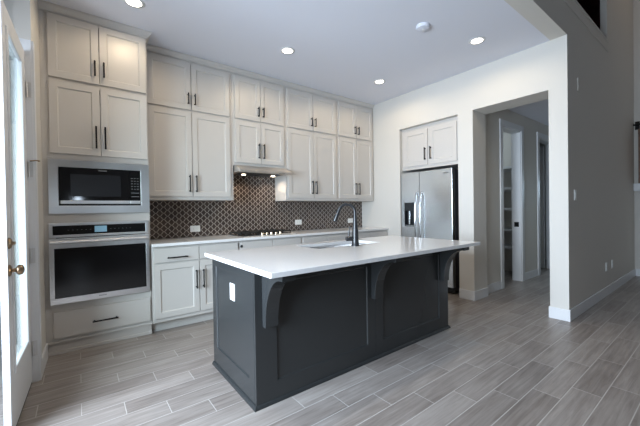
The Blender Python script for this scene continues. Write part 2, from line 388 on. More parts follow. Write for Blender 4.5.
# ------------------------------------------------------------------ glass door in the left wall
bm = bmesh.new()
wseg(bm, DY1-0.004, DY1+0.066, -0.012, 0.0, 0, DH+0.07); wseg(bm, DY1-0.012, DY1, 0.0, 0.09, 0, DH+0.07)
struct('trim_2', bm, M['trim'])
sbox('trim_3', M['trim'], (-1.34, -1.25, 3.234, 3.25, 0, 2.55), (-1.34, -0.345, 3.234, 3.25, 2.455, 2.55), (-1.26, -1.245, 3.25, 3.40, 0, 2.46))
bm = bmesh.new()
D0, D1 = 0.036, 0.066
LY0, LY1, LZ0, LZ1 = 2.49, 2.985, 0.33, 2.30
sy0, sy1, sz0, sz1 = 2.392, DY1-0.015, 0.020, DH-0.023
wseg(bm, sy0, LY0, D0, D1, sz0, sz1); wseg(bm, LY1, sy1, D0, D1, sz0, sz1); wseg(bm, LY0, LY1, D0, D1, sz0, LZ0); wseg(bm, LY0, LY1, D0, D1, LZ1, sz1)
door = struct('door_1', bm, M['trim'])
bm = bmesh.new()
fr = 0.028
for a in ((LY0, LY0+fr, LZ0, LZ1), (LY1-fr, LY1, LZ0, LZ1), (LY0+fr, LY1-fr, LZ0, LZ0+fr), (LY0+fr, LY1-fr, LZ1-fr, LZ1)): wseg(bm, a[0], a[1], D0-0.008, D0+0.012, a[2], a[3])
obj('glazing_frame', bm, M['trim'], door, bevel=0.004)
bm = bmesh.new(); wseg(bm, LY0+0.005, LY1-0.005, 0.058, 0.062, LZ0+0.005, LZ1-0.005)
obj('glass_pane', bm, M['glass'], door)
bm = bmesh.new(); wseg(bm, sy0+0.002, sy1-0.002, D0+0.002, D1-0.002, 0.004, 0.0195)
o = obj('leaf_strip', bm, M['rubber'], door); o['label'] = 'black strip below the door leaf'  # dark strip along the bottom of the leaf
# knob and deadbolt
ky = 2.425
def knob(z, name, prof):
    bm = bmesh.new()
    lathe(bm, prof, 20, Matrix.Translation((wl(ky, D0), ky, z)) @ Matrix.Rotation(PI/2, 4, 'Y'))
    o = obj(name, bm, M['bronze'], door, smooth=True); o['label'] = 'aged brass ' + ('door knob' if name == 'door_knob' else 'deadbolt thumb turn')
knob(0.925, 'door_knob', [(0.033, -0.001), (0.033, 0.005), (0.026, 0.010), (0.012, 0.013), (0.010, 0.026), (0.016, 0.030), (0.026, 0.036), (0.029, 0.046), (0.026, 0.056), (0.015, 0.062), (0, 0.064)])
knob(1.075, 'deadbolt', [(0.031, -0.001), (0.031, 0.006), (0.024, 0.014), (0.010, 0.018), (0.009, 0.030), (0, 0.031)])
for i, z in enumerate((2.14, 1.56, 0.93, 0.25)):
    bm = bmesh.new(); wseg(bm, DY1-0.0135, DY1-0.0115, 0.004, 0.034, z-0.055, z+0.055)
    hx = wl(DY1-0.016, 0.028); tube(bm, [(hx, DY1-0.017, z-0.055), (hx, DY1-0.017, z+0.055)], 0.006, 10)
    hg = obj('hinge', bm, M['nickel'], door, smooth=True)
    if i == 1:
        bm = bmesh.new(); p = Vector((wl(DY1, 0.02), DY1-0.017, z+0.062))
        tube(bm, [p, p+Vector((0.035, -0.015, 0.004)), p+Vector((0.055, -0.02, 0.0))], [0.005, 0.004, 0.006], 8)
        obj('door_stop', bm, M['bronze'], hg, smooth=True)

# ------------------------------------------------------------------ outside the glass door
sbox('ground_patio', M['concrete'], (-6, -0.36, 3.25, 9, -0.18, -0.06), (-0.36, 1.0, 4.5, 9, -0.18, -0.06))
sbox('wall_patio_end', M['siding'], (-6, 1.0, 9.0, 9.15, -0.1, 3.0))
sbox('ceiling_patio', M['siding'], (-6, -0.345, 3.41, 9.15, 2.75, 2.85), (-0.345, 1.0, 4.5, 9.15, 2.75, 2.85))
t = thing('patio_post', 'cream square patio post seen through the glass of the left door', 'post', (-0.93, 7.2, -0.06))
bx('shaft', M['cream'], t, (-0.13, 0.13, -0.13, 0.13, 0.24, 2.75)); bx('plinth', M['cream'], t, (-0.17, 0.17, -0.17, 0.17, 0, 0.24), bevel=0.01); bx('capital', M['cream'], t, (-0.17, 0.17, -0.17, 0.17, 2.60, 2.75), bevel=0.01)

# ------------------------------------------------------------------ hall: door casings, pantry shelves, door behind
def casing(name, x0, x1, top):
    sbox(name, M['trim'], (x0-0.09, x0, HY-0.016, HY, 0, top+0.09), (x1, x1+0.09, HY-0.016, HY, 0, top+0.09), (x0, x1, HY-0.016, HY, top, top+0.09),
         (x0, x0+0.015, HY, HY+0.14, 0, top), (x1-0.015, x1, HY, HY+0.14, 0, top), (x0+0.015, x1-0.015, HY, HY+0.14, top-0.015, top), bevel=0.003)
casing('trim_4', P0, P1, 2.47); casing('trim_5', P2, P3, 2.47)
o = bx('strike_plate', M['black'], bpy.data.objects['trim_4'], (P1-0.019, P1-0.015, HY+0.03, HY+0.10, 0.90, 0.98)); o['label'] = 'black strike plate'
place = ['lowest', 'second lowest', 'middle', 'second highest', 'highest']
for i, z in enumerate((0.505, 0.824, 1.205, 1.576, 1.955)):
    t = thing('pantry_shelf', '%s white shelf in the pantry beyond the hall opening' % place[i], 'shelf', (6.2, HY+0.15, z), 0, 'white pantry shelves')
    bx('board', M['trim'], t, (0, 0.42, 0, 1.24, -0.01, 0.01)); bx('lip', M['trim'], t, (-0.018, 0, 0, 1.24, -0.03, 0.012), bevel=0.002); bx('cleat', M['trim'], t, (0.395, 0.42, 0, 1.24, -0.05, -0.01))
# inner door, standing open in the far doorway
bm = bmesh.new()
box(bm, 7.33, 7.37, 2.32, 3.05, 0.012, 2.42)
d2 = struct('door_2', bm, M['trim'], bevel=0.002)
bm = bmesh.new(); lathe(bm, [(0.03, 0), (0.03, 0.006), (0.011, 0.012), (0.010, 0.03), (0.026, 0.04), (0.027, 0.05), (0.018, 0.06), (0, 0.062)], 16, Matrix.Translation((7.33, 2.98, 0.96)) @ Matrix.Rotation(-PI/2, 4, 'Y'))
obj('door_knob', bm, M['bronze'], d2, smooth=True)

# ------------------------------------------------------------------ oven tower cabinet
TX0, TX1, TF = -0.2485, 0.5767, 3.612
TD = TF - 0.02          # door fronts
t = thing('oven_cabinet', 'tall off-white cabinet holding the wall oven and microwave', 'cabinet', (0, 0, 0))
bx('carcass', M['cabinet'], t, (TX0, TX0+0.019, TF+0.02, YB-0.003, 0.105, 2.99), (TX1-0.019, TX1, TF+0.02, YB-0.003, 0.105, 2.99), (TX0+0.019, TX1-0.019, YB-0.02, YB-0.003, 0.105, 2.99),
   *[(TX0+0.019, TX1-0.019, TF+0.02, YB-0.02, z, z+0.019) for z in (0.105, 0.405, 1.185, 1.725, 2.40, 2.971)])
SL, SR = -0.166, 0.538
bx('face_frame', M['cabinet'], t, (TX0, SL, TF, TF+0.02, 0.105, 2.99), (SR, TX1, TF, TF+0.02, 0.105, 2.99),
   *[(SL, SR, TF, TF+0.02, a, b) for a, b in ((0.105, 0.150), (0.365, 0.455), (1.140, 1.250), (1.695, 1.785), (2.385, 2.445), (2.96, 2.99))], bevel=0.001)
bx('base_molding', M['cabinet'], t, (TX0, TX1-0.002, TF+0.004, TF+0.03, 0, 0.105), (TX0, TX1+0.002, TF-0.012, TF-0.0005, 0.098, 0.118), (TX0, TX1, TF-0.008, TF+0.004, 0, 0.03), (TX1-0.02, TX1-0.002, TF+0.03, YB-0.003, 0, 0.105), bevel=0.003)
mid = 0.180
for x0, x1, s in ((-0.186, mid-0.0025, 1), (mid+0.0025, 0.566, -1)):
    hx = x1-0.032 if s == 1 else x0+0.032
    d = door_part(t, x0, x1, 1.765, 2.402, TD); pull(d, hx, 1.930, TD, 0.205)
    d = door_part(t, x0, x1, 2.428, 2.976, TD); pull(d, hx, 2.562, TD, 0.137)
bm = bmesh.new(); box(bm, -0.188, 0.563, TD, TD+0.02, 0.142, 0.374); d = obj('drawer', bm, M['cabinet'], t, bevel=0.003); pull(d, 0.186, 0.243, TD, 0.20, False)
# crown with a mitred return on the right end
def crown_ring(bm, prof, path):
    """prof = (outward, z); path = corner points with outward directions"""
    rings = [[bm.verts.new((p[0]+o*d[0], p[1]+o*d[1], z)) for o, z in prof] for p, d in path]
    for a, b in zip(rings, rings[1:]):
        for i in range(len(prof)-1): bm.faces.new((a[i], a[i+1], b[i+1], b[i]))
        bm.faces.new((a[-1], a[0], b[0], b[-1]))
    bm.faces.new(rings[0]); bm.faces.new(rings[-1][::-1])
    bmesh.ops.recalc_face_normals(bm, faces=bm.faces)
bm = bmesh.new()
cp = [(0.0, 2.984), (0.008, 2.984), (0.010, 2.994), (0.020, 3.002), (0.034, 3.018), (0.042, 3.030), (0.044, H-0.001), (0.0, H-0.001)]
crown_ring(bm, cp, [((TX0, TF-0.001), (0, -1)), ((TX1+0.001, TF-0.001), (1, -1)), ((TX1+0.001, YB-0.003), (1, 0))])
struct('trim_9', bm, M['cabinet'])

# microwave with its trim kit
t = thing('microwave', 'built-in stainless microwave above the wall oven', 'microwave', (0, 0, 0))
mx0, mx1, mz0, mz1, my = -0.203, 0.574, 1.235, 1.712, TF-0.022
ix0, ix1, iz0, iz1 = -0.134, 0.499, 1.304, 1.648
bx('body', M['darkgrey'], t, (-0.13, 0.495, TF+0.0005, YB-0.10, 1.31, 1.645))
bx('trim_frame', M['steel'], t, (mx0, mx1, my, TF-0.001, iz1, mz1), (mx0, mx1, my, TF-0.001, mz0, iz0), (mx0, ix0, my, TF-0.001, iz0, iz1), (ix1, mx1, my, TF-0.001, iz0, iz1), bevel=0.0015)
bx('door', M['blackglass'], t, (ix0+0.004, 0.398, my+0.004, TF+0.0005, iz0+0.050, iz1-0.003))
bx('window', M['darkpanel'], t, (-0.050, 0.330, my+0.0025, my+0.004, iz0+0.085, iz1-0.06))
cpn = bx('control_panel', M['blackglass'], t, (0.402, ix1-0.004, my+0.004, TF+0.0005, iz0+0.050, iz1-0.003))
for r in range(5):
    for c in range(3):
        bx('button', M['lens'], cpn, (0.418+c*0.025, 0.430+c*0.025, my+0.0032, my+0.004, 1.462+r*0.026, 1.467+r*0.026))
bx('button', M['lens'], cpn, (0.416, 0.484, my+0.0032, my+0.004, 1.424, 1.428)); bx('button', M['lens'], cpn, (0.416, 0.484, my+0.0032, my+0.004, 1.388, 1.392))
bx('handle_strip', M['steel'], t, (ix0+0.012, 0.398, my-0.002, TF, iz0+0.018, iz0+0.046), (0.403, ix1-0.006, my-0.002, TF, iz0+0.018, iz0+0.046), bevel=0.002)
bx('vent_strip', M['rubber'], t, (ix0+0.002, ix1-0.002, my+0.008, TF, iz0+0.001, iz0+0.016))
bx('badge', M['lens'], t, *[(0.155+k*0.0085, 0.1610+k*0.0085, my+0.003, my+0.004, 1.624, 1.634) for k in range(8)])

# wall oven
t = thing('built_in_oven', 'stainless wall oven with black glass door below the microwave', 'oven', (0, 0, 0))
ox0, ox1 = -0.207, 0.560
bx('body', M['darkgrey'], t, (-0.16, 0.532, TF+0.0005, YB-0.10, 0.458, 1.138))
bx('face_trim', M['steel'], t, (ox0, ox1, TF-0.018, TF-0.001, 1.128, 1.152), (ox0, ox1, TF-0.018, TF-0.001, 1.024, 1.046), (ox0, ox0+0.026, TF-0.018, TF-0.001, 1.046, 1.128), (ox1-0.026, ox1, TF-0.018, TF-0.001, 1.046, 1.128), bevel=0.002)
bx('lower_trim', M['steel'], t, (ox0, ox1, TF-0.014, TF-0.001, 0.438, 0.446), bevel=0.002)
cpn = bx('control_panel', M['blackglass'], t, (ox0+0.027, ox1-0.027, TF-0.017, TF-0.001, 1.047, 1.127), bevel=0.001)
o = bx('display', M['display'], cpn, (0.118, 0.212, TF-0.0185, TF-0.017, 1.061, 1.117)); o['label'] = 'lit blue display'
for k in range(6):
    for s in (-1, 1): bx('key_mark', M['lens'], cpn, (0.165+s*(0.078+k*0.032)-0.004, 0.165+s*(0.078+k*0.032)+0.004, TF-0.0178, TF-0.017, 1.086, 1.089))
bm = bmesh.new(); dy = TF-0.040
wx0, wx1, wz0, wz1 = -0.172, 0.530, 0.497, 0.930
for b in ((ox0, ox1, dy, TF-0.020, wz1, 1.018), (ox0, ox1, dy, TF-0.020, 0.450, wz0), (ox0, wx0, dy, TF-0.020, wz0, wz1), (wx1, ox1, dy, TF-0.020, wz0, wz1)): box(bm, *b)
dr = obj('door', bm, M['steel'], t, bevel=0.002)
bx('window', M['blackglass'], dr, (wx0, wx1, dy+0.003, TF-0.021, wz0, wz1))
bm = bmesh.new(); tube(bm, [(ox0+0.012, dy-0.045, 0.985), (ox1-0.012, dy-0.045, 0.985)], 0.013, 14)
for x in (ox0+0.05, ox1-0.05): tube(bm, [(x, dy+0.001, 0.985), (x, dy-0.045, 0.985)], 0.009, 10)
obj('handle', bm, M['steel'], dr, smooth=True)
bx('badge', M['lens'], dr, *[(0.140+k*0.0085, 0.146+k*0.0085, dy-0.001, dy, 0.470, 0.479) for k in range(7)])

# ------------------------------------------------------------------ wall cabinets
UF = 3.873; UD = UF-0.02
def wall_cabinet(label, x0, x1, zb, doors, hl):
    t = thing('upper_cabinet', label, 'cabinet', (0, 0, 0), 0, 'off-white wall cabinets over the back counter')
    g = 0.0015
    bx('carcass', M['cabinet'], t, (x0+g, x1-g, UF+0.001, YB-0.002, zb, 2.985))
    bx('face_frame', M['cabinet'], t, (x0+g, x1-g, UF-0.001, UF+0.001, zb, 2.985))
    mid = (doors[0][1]+doors[1][0])/2
    for x0d, x1d in doors:
        left = x1d < mid+0.01
        hx = x1d-0.033 if left else x0d+0.033
        d = door_part(t, x0d, x1d, zb+0.040, 2.392, UD-0.001); pull(d, hx, hl, UD-0.001, 0.195)
        d = door_part(t, x0d, x1d, 2.418, 2.957, UD-0.001); pull(d, hx, 2.540, UD-0.001, 0.128)
    return t
C0 = TX1+0.004
wall_cabinet('leftmost wall cabinet, tall off-white doors beside the oven tower', C0, 1.573, 1.372, ((0.612, 1.068), (1.076, 1.532)), 1.560)
wall_cabinet('short off-white wall cabinet directly above the range hood', 1.573, 2.347, 1.817, ((1.603, 1.957), (1.962, 2.317)), 2.022)
wall_cabinet('off-white wall cabinet immediately right of the range hood', 2.347, 3.304, 1.372, ((2.378, 2.822), (2.828, 3.272)), 1.568)
wall_cabinet('rightmost wall cabinet, off-white doors against the right wall', 3.304, XR-0.003, 1.372, ((3.336, 3.716), (3.722, 4.100)), 1.572)
bm = bmesh.new()
cp = [(0.0, 2.986), (0.006, 2.986), (0.010, 2.998), (0.022, 3.014), (0.030, 3.025), (0.032, H-0.001), (0.0, H-0.001)]
extrude_x(bm, [(UF-0.003-o, z) for o, z in cp] + [], C0, XR-0.001)
struct('trim_6', bm, M['cabinet'])
sbox('trim_7', M['cabinet'], (C0, XR-0.001, UF-0.001, UF+0.02, 2.986, H-0.001))

# ------------------------------------------------------------------ backsplash, counter, base cabinets
tag(bx('backsplash', M['splash'], None, (C0, XR-0.001, YB-0.008, YB-0.0005, 0.916, 1.370), (1.576, 2.344, YB-0.008, YB-0.0005, 1.370, 1.815)), 'dark brown lantern tile backsplash with pale grout along the back wall', 'backsplash')
tag(bx('countertop', M['quartz'], None, (TX1+0.003, XR-0.002, 3.54, YB-0.001, 0.884, 0.914), bevel=0.003), 'long white quartz countertop along the back wall under the backsplash', 'countertop')
BF = 3.585; BD = BF-0.02
def base_cabinet(label, x0, x1, n, dh, hidden_pull):
    t = thing('base_cabinet', label, 'cabinet', (0, 0, 0), 0, 'off-white base cabinets under the back counter')
    g = 0.0015
    bx('carcass', M['cabinet'], t, (x0+g, x1-g, BF, YB-0.002, 0.105, 0.883))
    bx('toe_kick', M['cabinet'], t, (x0+g, x1-g, BF+0.075, BF+0.095, 0, 0.105), (x0+g, x1-g, BF+0.067, BF+0.075, 0, 0.02))
    w = (x1-x0-0.03)/n
    for i in range(n):
        a = x0+0.015+i*w+0.004; b = a+w-0.008
        d = door_part(t, a, b, 0.148, 0.700, BD)
        left = (n == 1 or i % 2 == 0)
        pull(d, b-0.033 if left else a+0.033, 0.505, BD, 0.20)
        bm = bmesh.new(); box(bm, a, b, BD, BD+0.02, 0.716, 0.862); dr = obj('drawer', bm, M['cabinet'], t, bevel=0.003)
        if dh == 'pull': pull(dr, (a+b)/2, 0.763, BD, 0.20, False)
    if dh == 'knob':
        bm = bmesh.new(); lathe(bm, [(0.007, 0), (0.006, 0.012), (0.014, 0.018), (0.016, 0.024), (0.012, 0.029), (0, 0.030)], 14, Matrix.Translation((x0+0.022, BF-0.001, 0.815)) @ Matrix.Rotation(PI/2, 4, 'X'))
        obj('knob', bm, M['darkgrey'], t, smooth=True)
    return t
base_cabinet('leftmost base cabinet, off-white, beside the oven tower', TX1+0.003, 1.510, 2, 'pull', False)
base_cabinet('off-white base cabinet below the gas cooktop', 1.510, 2.400, 2, 'knob', False)
base_cabinet('off-white base cabinet right of the cooktop, behind the faucet', 2.400, 3.280, 2, 'pull', True)
base_cabinet('rightmost base cabinet, off-white, against the right wall', 3.280, XR-0.003, 2, 'pull', True)

# range hood
t = thing('range_hood', 'slim stainless range hood above the gas cooktop', 'range hood', (1.96, YB, 1.714))
hw = 0.372
bm = bmesh.new()
fr_ = -0.497
prof = [(-0.009, 0.012), (-0.009, 0.102), (-0.350, 0.102), (-0.470, 0.050), (fr_, 0.030), (fr_, 0.0), (fr_+0.02, 0.0), (fr_+0.02, 0.012)]
extrude_x(bm, prof, -hw, hw); obj('body', bm, M['steelwarm'], t, bevel=0.002)
bx('filter', M['darkgrey'], t, (-0.30, -0.01, -0.40, -0.08, 0.006, 0.0115)); bx('filter', M['darkgrey'], t, (0.01, 0.30, -0.40, -0.08, 0.006, 0.0115))
HL = []
for x, y in ((-0.20, -0.21), (0.24, -0.21)):
    bm = bmesh.new(); lathe(bm, [(0, -0.0015), (0.024, -0.0015), (0.028, 0.0), (0.028, 0.006)], 20, Matrix.Translation((x, y, 0.0)))
    o = obj('lamp_lens', bm, M['hoodlamp'], t, smooth=True); o['label'] = 'lit warm hood lamp'
    l = bpy.data.lights.new('hood_lamp', 'SPOT'); l.energy = 5.0; l.color = (1.0, 0.80, 0.58); l.spot_size = 2.6; l.spot_blend = 0.6; l.shadow_soft_size = 0.03
    lo = bpy.data.objects.new('hood_lamp', l); C.objects.link(lo); lo.location = (1.96+x, YB+y, 1.705)
for k in range(3): bx('button', M['black'], t, (0.18+k*0.03, 0.195+k*0.03, fr_-0.003, fr_, 0.006, 0.013))

# cooktop
t = thing('cooktop', 'black and stainless gas cooktop set in the back counter', 'cooktop', (1.96, 3.875, 0.914))
bx('tray', M['steel'], t, (-0.385, 0.385, -0.245, 0.235, 0.0005, 0.009), bevel=0.003)
bx('pan', M['blackglass'], t, (-0.365, 0.365, -0.165, 0.220, 0.009, 0.012))
for k, x in enumerate((-0.245, 0.0, 0.245)):
    bm = bmesh.new(); a, b = x-0.118, x+0.118; c0, c1 = -0.155, 0.21
    for yy in (c0, c1-0.014, (c0+c1)/2-0.007): box(bm, a, b, yy, yy+0.014, 0.034, 0.048)
    for xx in (a, b-0.014, x-0.007): box(bm, xx, xx+0.014, c0, c1, 0.034, 0.048)
    for xx in (a, b-0.014):
        for yy in (c0, c1-0.014): box(bm, xx, xx+0.014, yy, yy+0.014, 0.012, 0.036)
    obj('grate', bm, M['iron'], t, bevel=0.002)
for x, y, r in ((-0.245, -0.07, 0.038), (-0.245, 0.12, 0.045), (0, 0.03, 0.06), (0.245, -0.07, 0.045), (0.245, 0.12, 0.035)):
    bm = bmesh.new(); lathe(bm, [(r, 0.012), (r, 0.020), (r*0.8, 0.026), (r*0.75, 0.032), (0, 0.033)], 20, Matrix.Translation((x, y, 0)))
    obj('burner', bm, M['iron'], t, smooth=True)
for k in range(5):
    x = -0.10+k*0.066
    bm = bmesh.new(); lathe(bm, [(0.021, 0.009), (0.021, 0.013), (0.017, 0.016), (0.016, 0.036), (0.013, 0.039), (0, 0.040)], 18, Matrix.Translation((x, -0.205, 0)))
    obj('knob', bm, M['knob'], t, smooth=True)

# ------------------------------------------------------------------ outlets and switches
def plate(name, label, cat, loc, rz, w_, h_, kind, group=None):
    """wall plate, local front facing -Y, back on y = 0"""
    t = thing(name, label, cat, loc, rz, group)
    bx('cover_plate', M['plastic'], t, (-w_/2, w_/2, -0.006, 0, -h_/2, h_/2), bevel=0.002)
    if kind == 'h':
        bx('socket', M['plastic'], t, (-0.034, 0.034, -0.0085, -0.006, -0.017, 0.017), bevel=0.001)
        bx('slot', M['slot'], t, *[(sx+dx-0.004, sx+dx+0.004, -0.009, -0.0084, z-0.001, z+0.001) for sx in (-0.019, 0.019) for dx in (0,) for z in (-0.006, 0.006)])
    elif kind == 'v':
        bx('socket', M['plastic'], t, (-0.017, 0.017, -0.0085, -0.006, -0.034, 0.034), bevel=0.001)
        bx('slot', M['slot'], t, *[(x-0.001, x+0.001, -0.009, -0.0084, sz-0.004, sz+0.004) for sz in (-0.019, 0.019) for x in (-0.006, 0.006)])
    elif kind == 's':
        bx('rocker', M['plastic'], t, (-0.017, 0.017, -0.009, -0.006, -0.034, 0.034), bevel=0.002)
    return t
OG = 'white outlet plates on the backsplash'
plate('outlet', 'white outlet plate on the backsplash left of the cooktop', 'outlet', (1.180, YB-0.008, 1.018), 0, 0.122, 0.078, 'h', OG)
plate('outlet', 'white outlet plate on the backsplash just right of the cooktop', 'outlet', (2.748, YB-0.008, 1.045), 0, 0.122, 0.078, 'h', OG)
plate('outlet', 'white outlet plate on the backsplash behind the tall black faucet', 'outlet', (3.854, YB-0.008, 1.035), 0, 0.122, 0.078, 'h', OG)
plate('light_switch', 'white wall switch on the shaded wall right of the hall opening', 'switch', (4.377, YE, 1.353), 0, 0.075, 0.118, 's')
plate('outlet', 'left of two low outlets on the shaded wall above the baseboard', 'outlet', (5.73, YE, 0.395), 0, 0.075, 0.118, 'v', 'low outlets on the shaded wall')
plate('outlet', 'right of two low outlets on the shaded wall above the baseboard', 'outlet', (6.06, YE, 0.395), 0, 0.075, 0.118, 'v', 'low outlets on the shaded wall')
t = thing('mounted_plate', 'small pale plate mounted high on the shaded right wall', 'plate', (4.53, YE, 2.60))
bx('cover', M['wall'], t, (-0.04, 0.04, -0.008, 0, -0.07, 0.07), bevel=0.002); bx('grille', M['wall'], t, *[(-0.028, 0.028, -0.010, -0.008, z, z+0.006) for z in (-0.06, -0.04, -0.02, 0.0)])

# ------------------------------------------------------------------ refrigerator and the cabinet above it
t = thing('refrigerator', 'stainless side-by-side refrigerator in the niche of the right wall', 'refrigerator', (XR+0.02, 3.295, 0), -PI/2)
# local x runs to the right as seen, front faces local -Y
FW = 0.875; FH = 1.795; sp = 0.340
bx('cabinet_body', M['darkgrey'], t, (0.0, FW, 0.075, 0.72, 0.03, FH-0.01), bevel=0.004)
bx('toe_grille', M['rubber'], t, (0.005, FW-0.005, 0.055, 0.075, 0.025, 0.095))
for x in (0.05, FW-0.05):
    bm = bmesh.new(); lathe(bm, [(0.018, 0.0005), (0.018, 0.012), (0.010, 0.016), (0.010, 0.032)], 14, Matrix.Translation((x, 0.11, 0))); obj('foot', bm, M['rubber'], t, smooth=True)
ds = (0.055, 0.270, 0.950, 1.325)
bm = bmesh.new()
for b in ((0, ds[0], 0, 0.07, 0.105, FH), (ds[1], sp-0.003, 0, 0.07, 0.105, FH), (ds[0], ds[1], 0, 0.07, 0.105, ds[2]), (ds[0], ds[1], 0, 0.07, ds[3], FH)): box(bm, *b)
d1 = obj('door', bm, M['steelv'], t)
bm = bmesh.new(); box(bm, sp+0.003, FW, 0, 0.07, 0.105, FH); d2_ = obj('door', bm, M['steelv'], t, bevel=0.003)
disp = bx('dispenser', M['darkpanel'], d1, (ds[0], ds[1], 0.055, 0.069, ds[2], ds[3]), (ds[0], ds[0]+0.012, 0.002, 0.055, ds[2], ds[3]), (ds[1]-0.012, ds[1], 0.002, 0.055, ds[2], ds[3]), (ds[0], ds[1], 0.002, 0.055, ds[2], ds[2]+0.012))
bx('control_pad', M['blackglass'], disp, (ds[0]+0.012, ds[1]-0.012, -0.002, 0.054, 1.20, ds[3]))
for x in (0.125, 0.225): bx('paddle', M['chrome'], disp, (x-0.014, x+0.014, 0.030, 0.040, 0.985, 1.195), bevel=0.003)
bx('drip_tray', M['steelv'], disp, (ds[0]+0.013, ds[1]-0.013, 0.004, 0.054, ds[2]+0.012, ds[2]+0.020))
for par, x in ((d1, sp-0.043), (d2_, sp+0.043)):
    bm = bmesh.new(); n = 14
    pts = [(x, -0.012-0.050*math.sin(PI*k/n)**0.45, 0.62+0.86*k/n) for k in range(n+1)]
    tube(bm, pts, 0.0125, 12)
    for z in (0.625, 1.475): tube(bm, [(x, 0.001, z), (x, -0.016, z)], 0.016, 12)
    o = obj('handle', bm, M['chrome'], par, smooth=True); o['label'] = 'curved polished handle'
bx('badge', M['darkgrey'], d2_, *[(0.748+k*0.0085, 0.754+k*0.0085, -0.001, 0, 1.728, 1.740) for k in range(9)])
t = thing('upper_cabinet', 'short two-door off-white cabinet above the refrigerator', 'cabinet', (XR+0.045, 3.300, 0), -PI/2)
NW = NY1-NY0-0.006
bx('carcass', M['cabinet'], t, (0, NW, 0.021, 0.60, 1.842, NZ-0.004)); bx('face_frame', M['cabinet'], t, (0, NW, 0.020, 0.021, 1.842, NZ-0.004))
for a, b, hx in ((0.045, 0.475, 0.442), (0.505, 0.940, 0.538)):
    d = door_part(t, a, b, 1.892, 2.435, 0.0, rail=0.062); pull(d, hx, 2.058, 0.0, 0.185)

# ------------------------------------------------------------------ island
IX0, IX1, IY0, IY1, IZ = 0.855, 3.012, 1.806, 2.573, 0.871
ISL = 'dark charcoal kitchen island base with curved corbels on a tiled floor'
t = thing('kitchen_island', ISL, 'island', (0, 0, 0))
m = M['island']
bx('carcass', m, t, (IX0+0.02, IX1-0.02, IY0+0.02, IY0+0.04, 0.02, IZ), (IX0+0.02, IX1-0.02, IY1-0.03, IY1-0.01, 0.10, IZ), (IX0+0.02, IX0+0.04, IY0+0.04, IY1-0.03, 0.02, IZ), (IX1-0.04, IX1-0.02, IY0+0.04, IY1-0.03, 0.02, IZ), (IX0+0.04, IX1-0.04, IY0+0.04, IY1-0.03, 0.10, 0.12), (IX0+0.02, IX1-0.02, IY1-0.10, IY1-0.08, 0, 0.10))
xm = 1.933
def frame_panel(name, x0, x1, z0, z1, yf, l, r_, b_, t_, mm, rec=0.009, th=0.02):
    bm = bmesh.new(); framed(bm, x0, x1, z0, z1, yf, l, r_, b_, t_, rec, th)
    return obj(name, bm, mm, t, bevel=0.0015)
frame_panel('front_panel', IX0+0.001, xm-0.001, 0.0, IZ, IY0, 0.152, 0.090, 0.135, 0.10, m)
frame_panel('front_panel', xm+0.001, IX1-0.001, 0.0, IZ, IY0, 0.090, 0.155, 0.135, 0.10, m)
# end panels are modelled facing -Y and turned to face left and right
e = frame_panel('end_panel', 0.0, IY1-IY0-0.021, 0.0, IZ, 0.0, 0.075, 0.075, 0.155, 0.07, m); e.matrix_local = Matrix.Translation((IX0, IY1, 0)) @ Matrix.Rotation(-PI/2, 4, 'Z')
e = frame_panel('end_panel', 0.0, IY1-IY0-0.021, 0.0, IZ, 0.0, 0.075, 0.075, 0.155, 0.07, m); e.matrix_local = Matrix.Translation((IX1, IY0+0.021, 0)) @ Matrix.Rotation(PI/2, 4, 'Z')
bm = bmesh.new(); pr = [(0.0, 0.0), (0.016, 0.0), (0.015, 0.008), (0.010, 0.018), (0.002, 0.024), (0.0, 0.024)]
q = 0.0005
crown_ring(bm, pr, [((IX0-q, IY1), (-1, 0)), ((IX0-q, IY0-q), (-1, -1)), ((IX1+q, IY0-q), (1, -1)), ((IX1+q, IY1), (1, 0))])
obj('base_molding', bm, m, t)
for xc in (0.952, 1.930, 2.918):
    bm = bmesh.new(); yb = IY0-0.0005
    pts = [(yb, IZ-0.001), (yb, 0.505), (yb-0.042, 0.505)]
    n = 14; y1, z1, y0_, z0_ = yb-0.042, 0.53, 1.552, 0.828
    for k in range(n+1):
        a = PI/2*k/n; pts.append((y0_+0.02+(y1-y0_-0.02)*math.cos(a), z1+(z0_-z1)*math.sin(a)))
    pts += [(y0_, z0_), (y0_, IZ-0.001)]
    extrude_x(bm, pts, xc-0.046, xc+0.046); obj('corbel', bm, m, t, bevel=0.002)
for k in range(4):   # doors on the working side
    w_ = (IX1-IX0-0.06)/4; a = IX0+0.03+k*w_
    bm = bmesh.new(); shaker(bm, 0, w_-0.006, 0.13, 0.85, 0.0, rail=0.058); d = obj('door', bm, m, t, bevel=0.0018); d.matrix_local = Matrix.Translation((a+w_, IY1+0.0105, 0)) @ Matrix.Rotation(PI, 4, 'Z')
# worktop with the sink cut-out
SX0, SX1, SY0, SY1 = 1.62, 2.38, 2.150, 2.500
def ring_slab(bm, o_, i_, z0, z1):
    rg = lambda pts, z: [bm.verts.new((x, y, z)) for x, y in pts]
    A, B, Cc, D = rg(o_, z1), rg(i_, z1), rg(o_, z0), rg(i_, z0)
    for k in range(4):
        j = (k+1) % 4
        bm.faces.new((A[k], A[j], B[j], B[k])); bm.faces.new((Cc[k], D[k], D[j], Cc[j])); bm.faces.new((A[k], Cc[k], Cc[j], A[j])); bm.faces.new((B[k], B[j], D[j], D[k]))
    bmesh.ops.recalc_face_normals(bm, faces=bm.faces)
rect = lambda a, b, c, d: [(a, c), (b, c), (b, d), (a, d)]
bm = bmesh.new(); ring_slab(bm, rect(0.804, 3.064, 1.494, 2.606), rect(SX0, SX1, SY0, SY1), IZ+0.0005, 0.9016)
tag(obj('island_countertop', bm, M['quartz'], None, bevel=0.003), 'white quartz worktop of the dark island with sink cut-out', 'countertop')
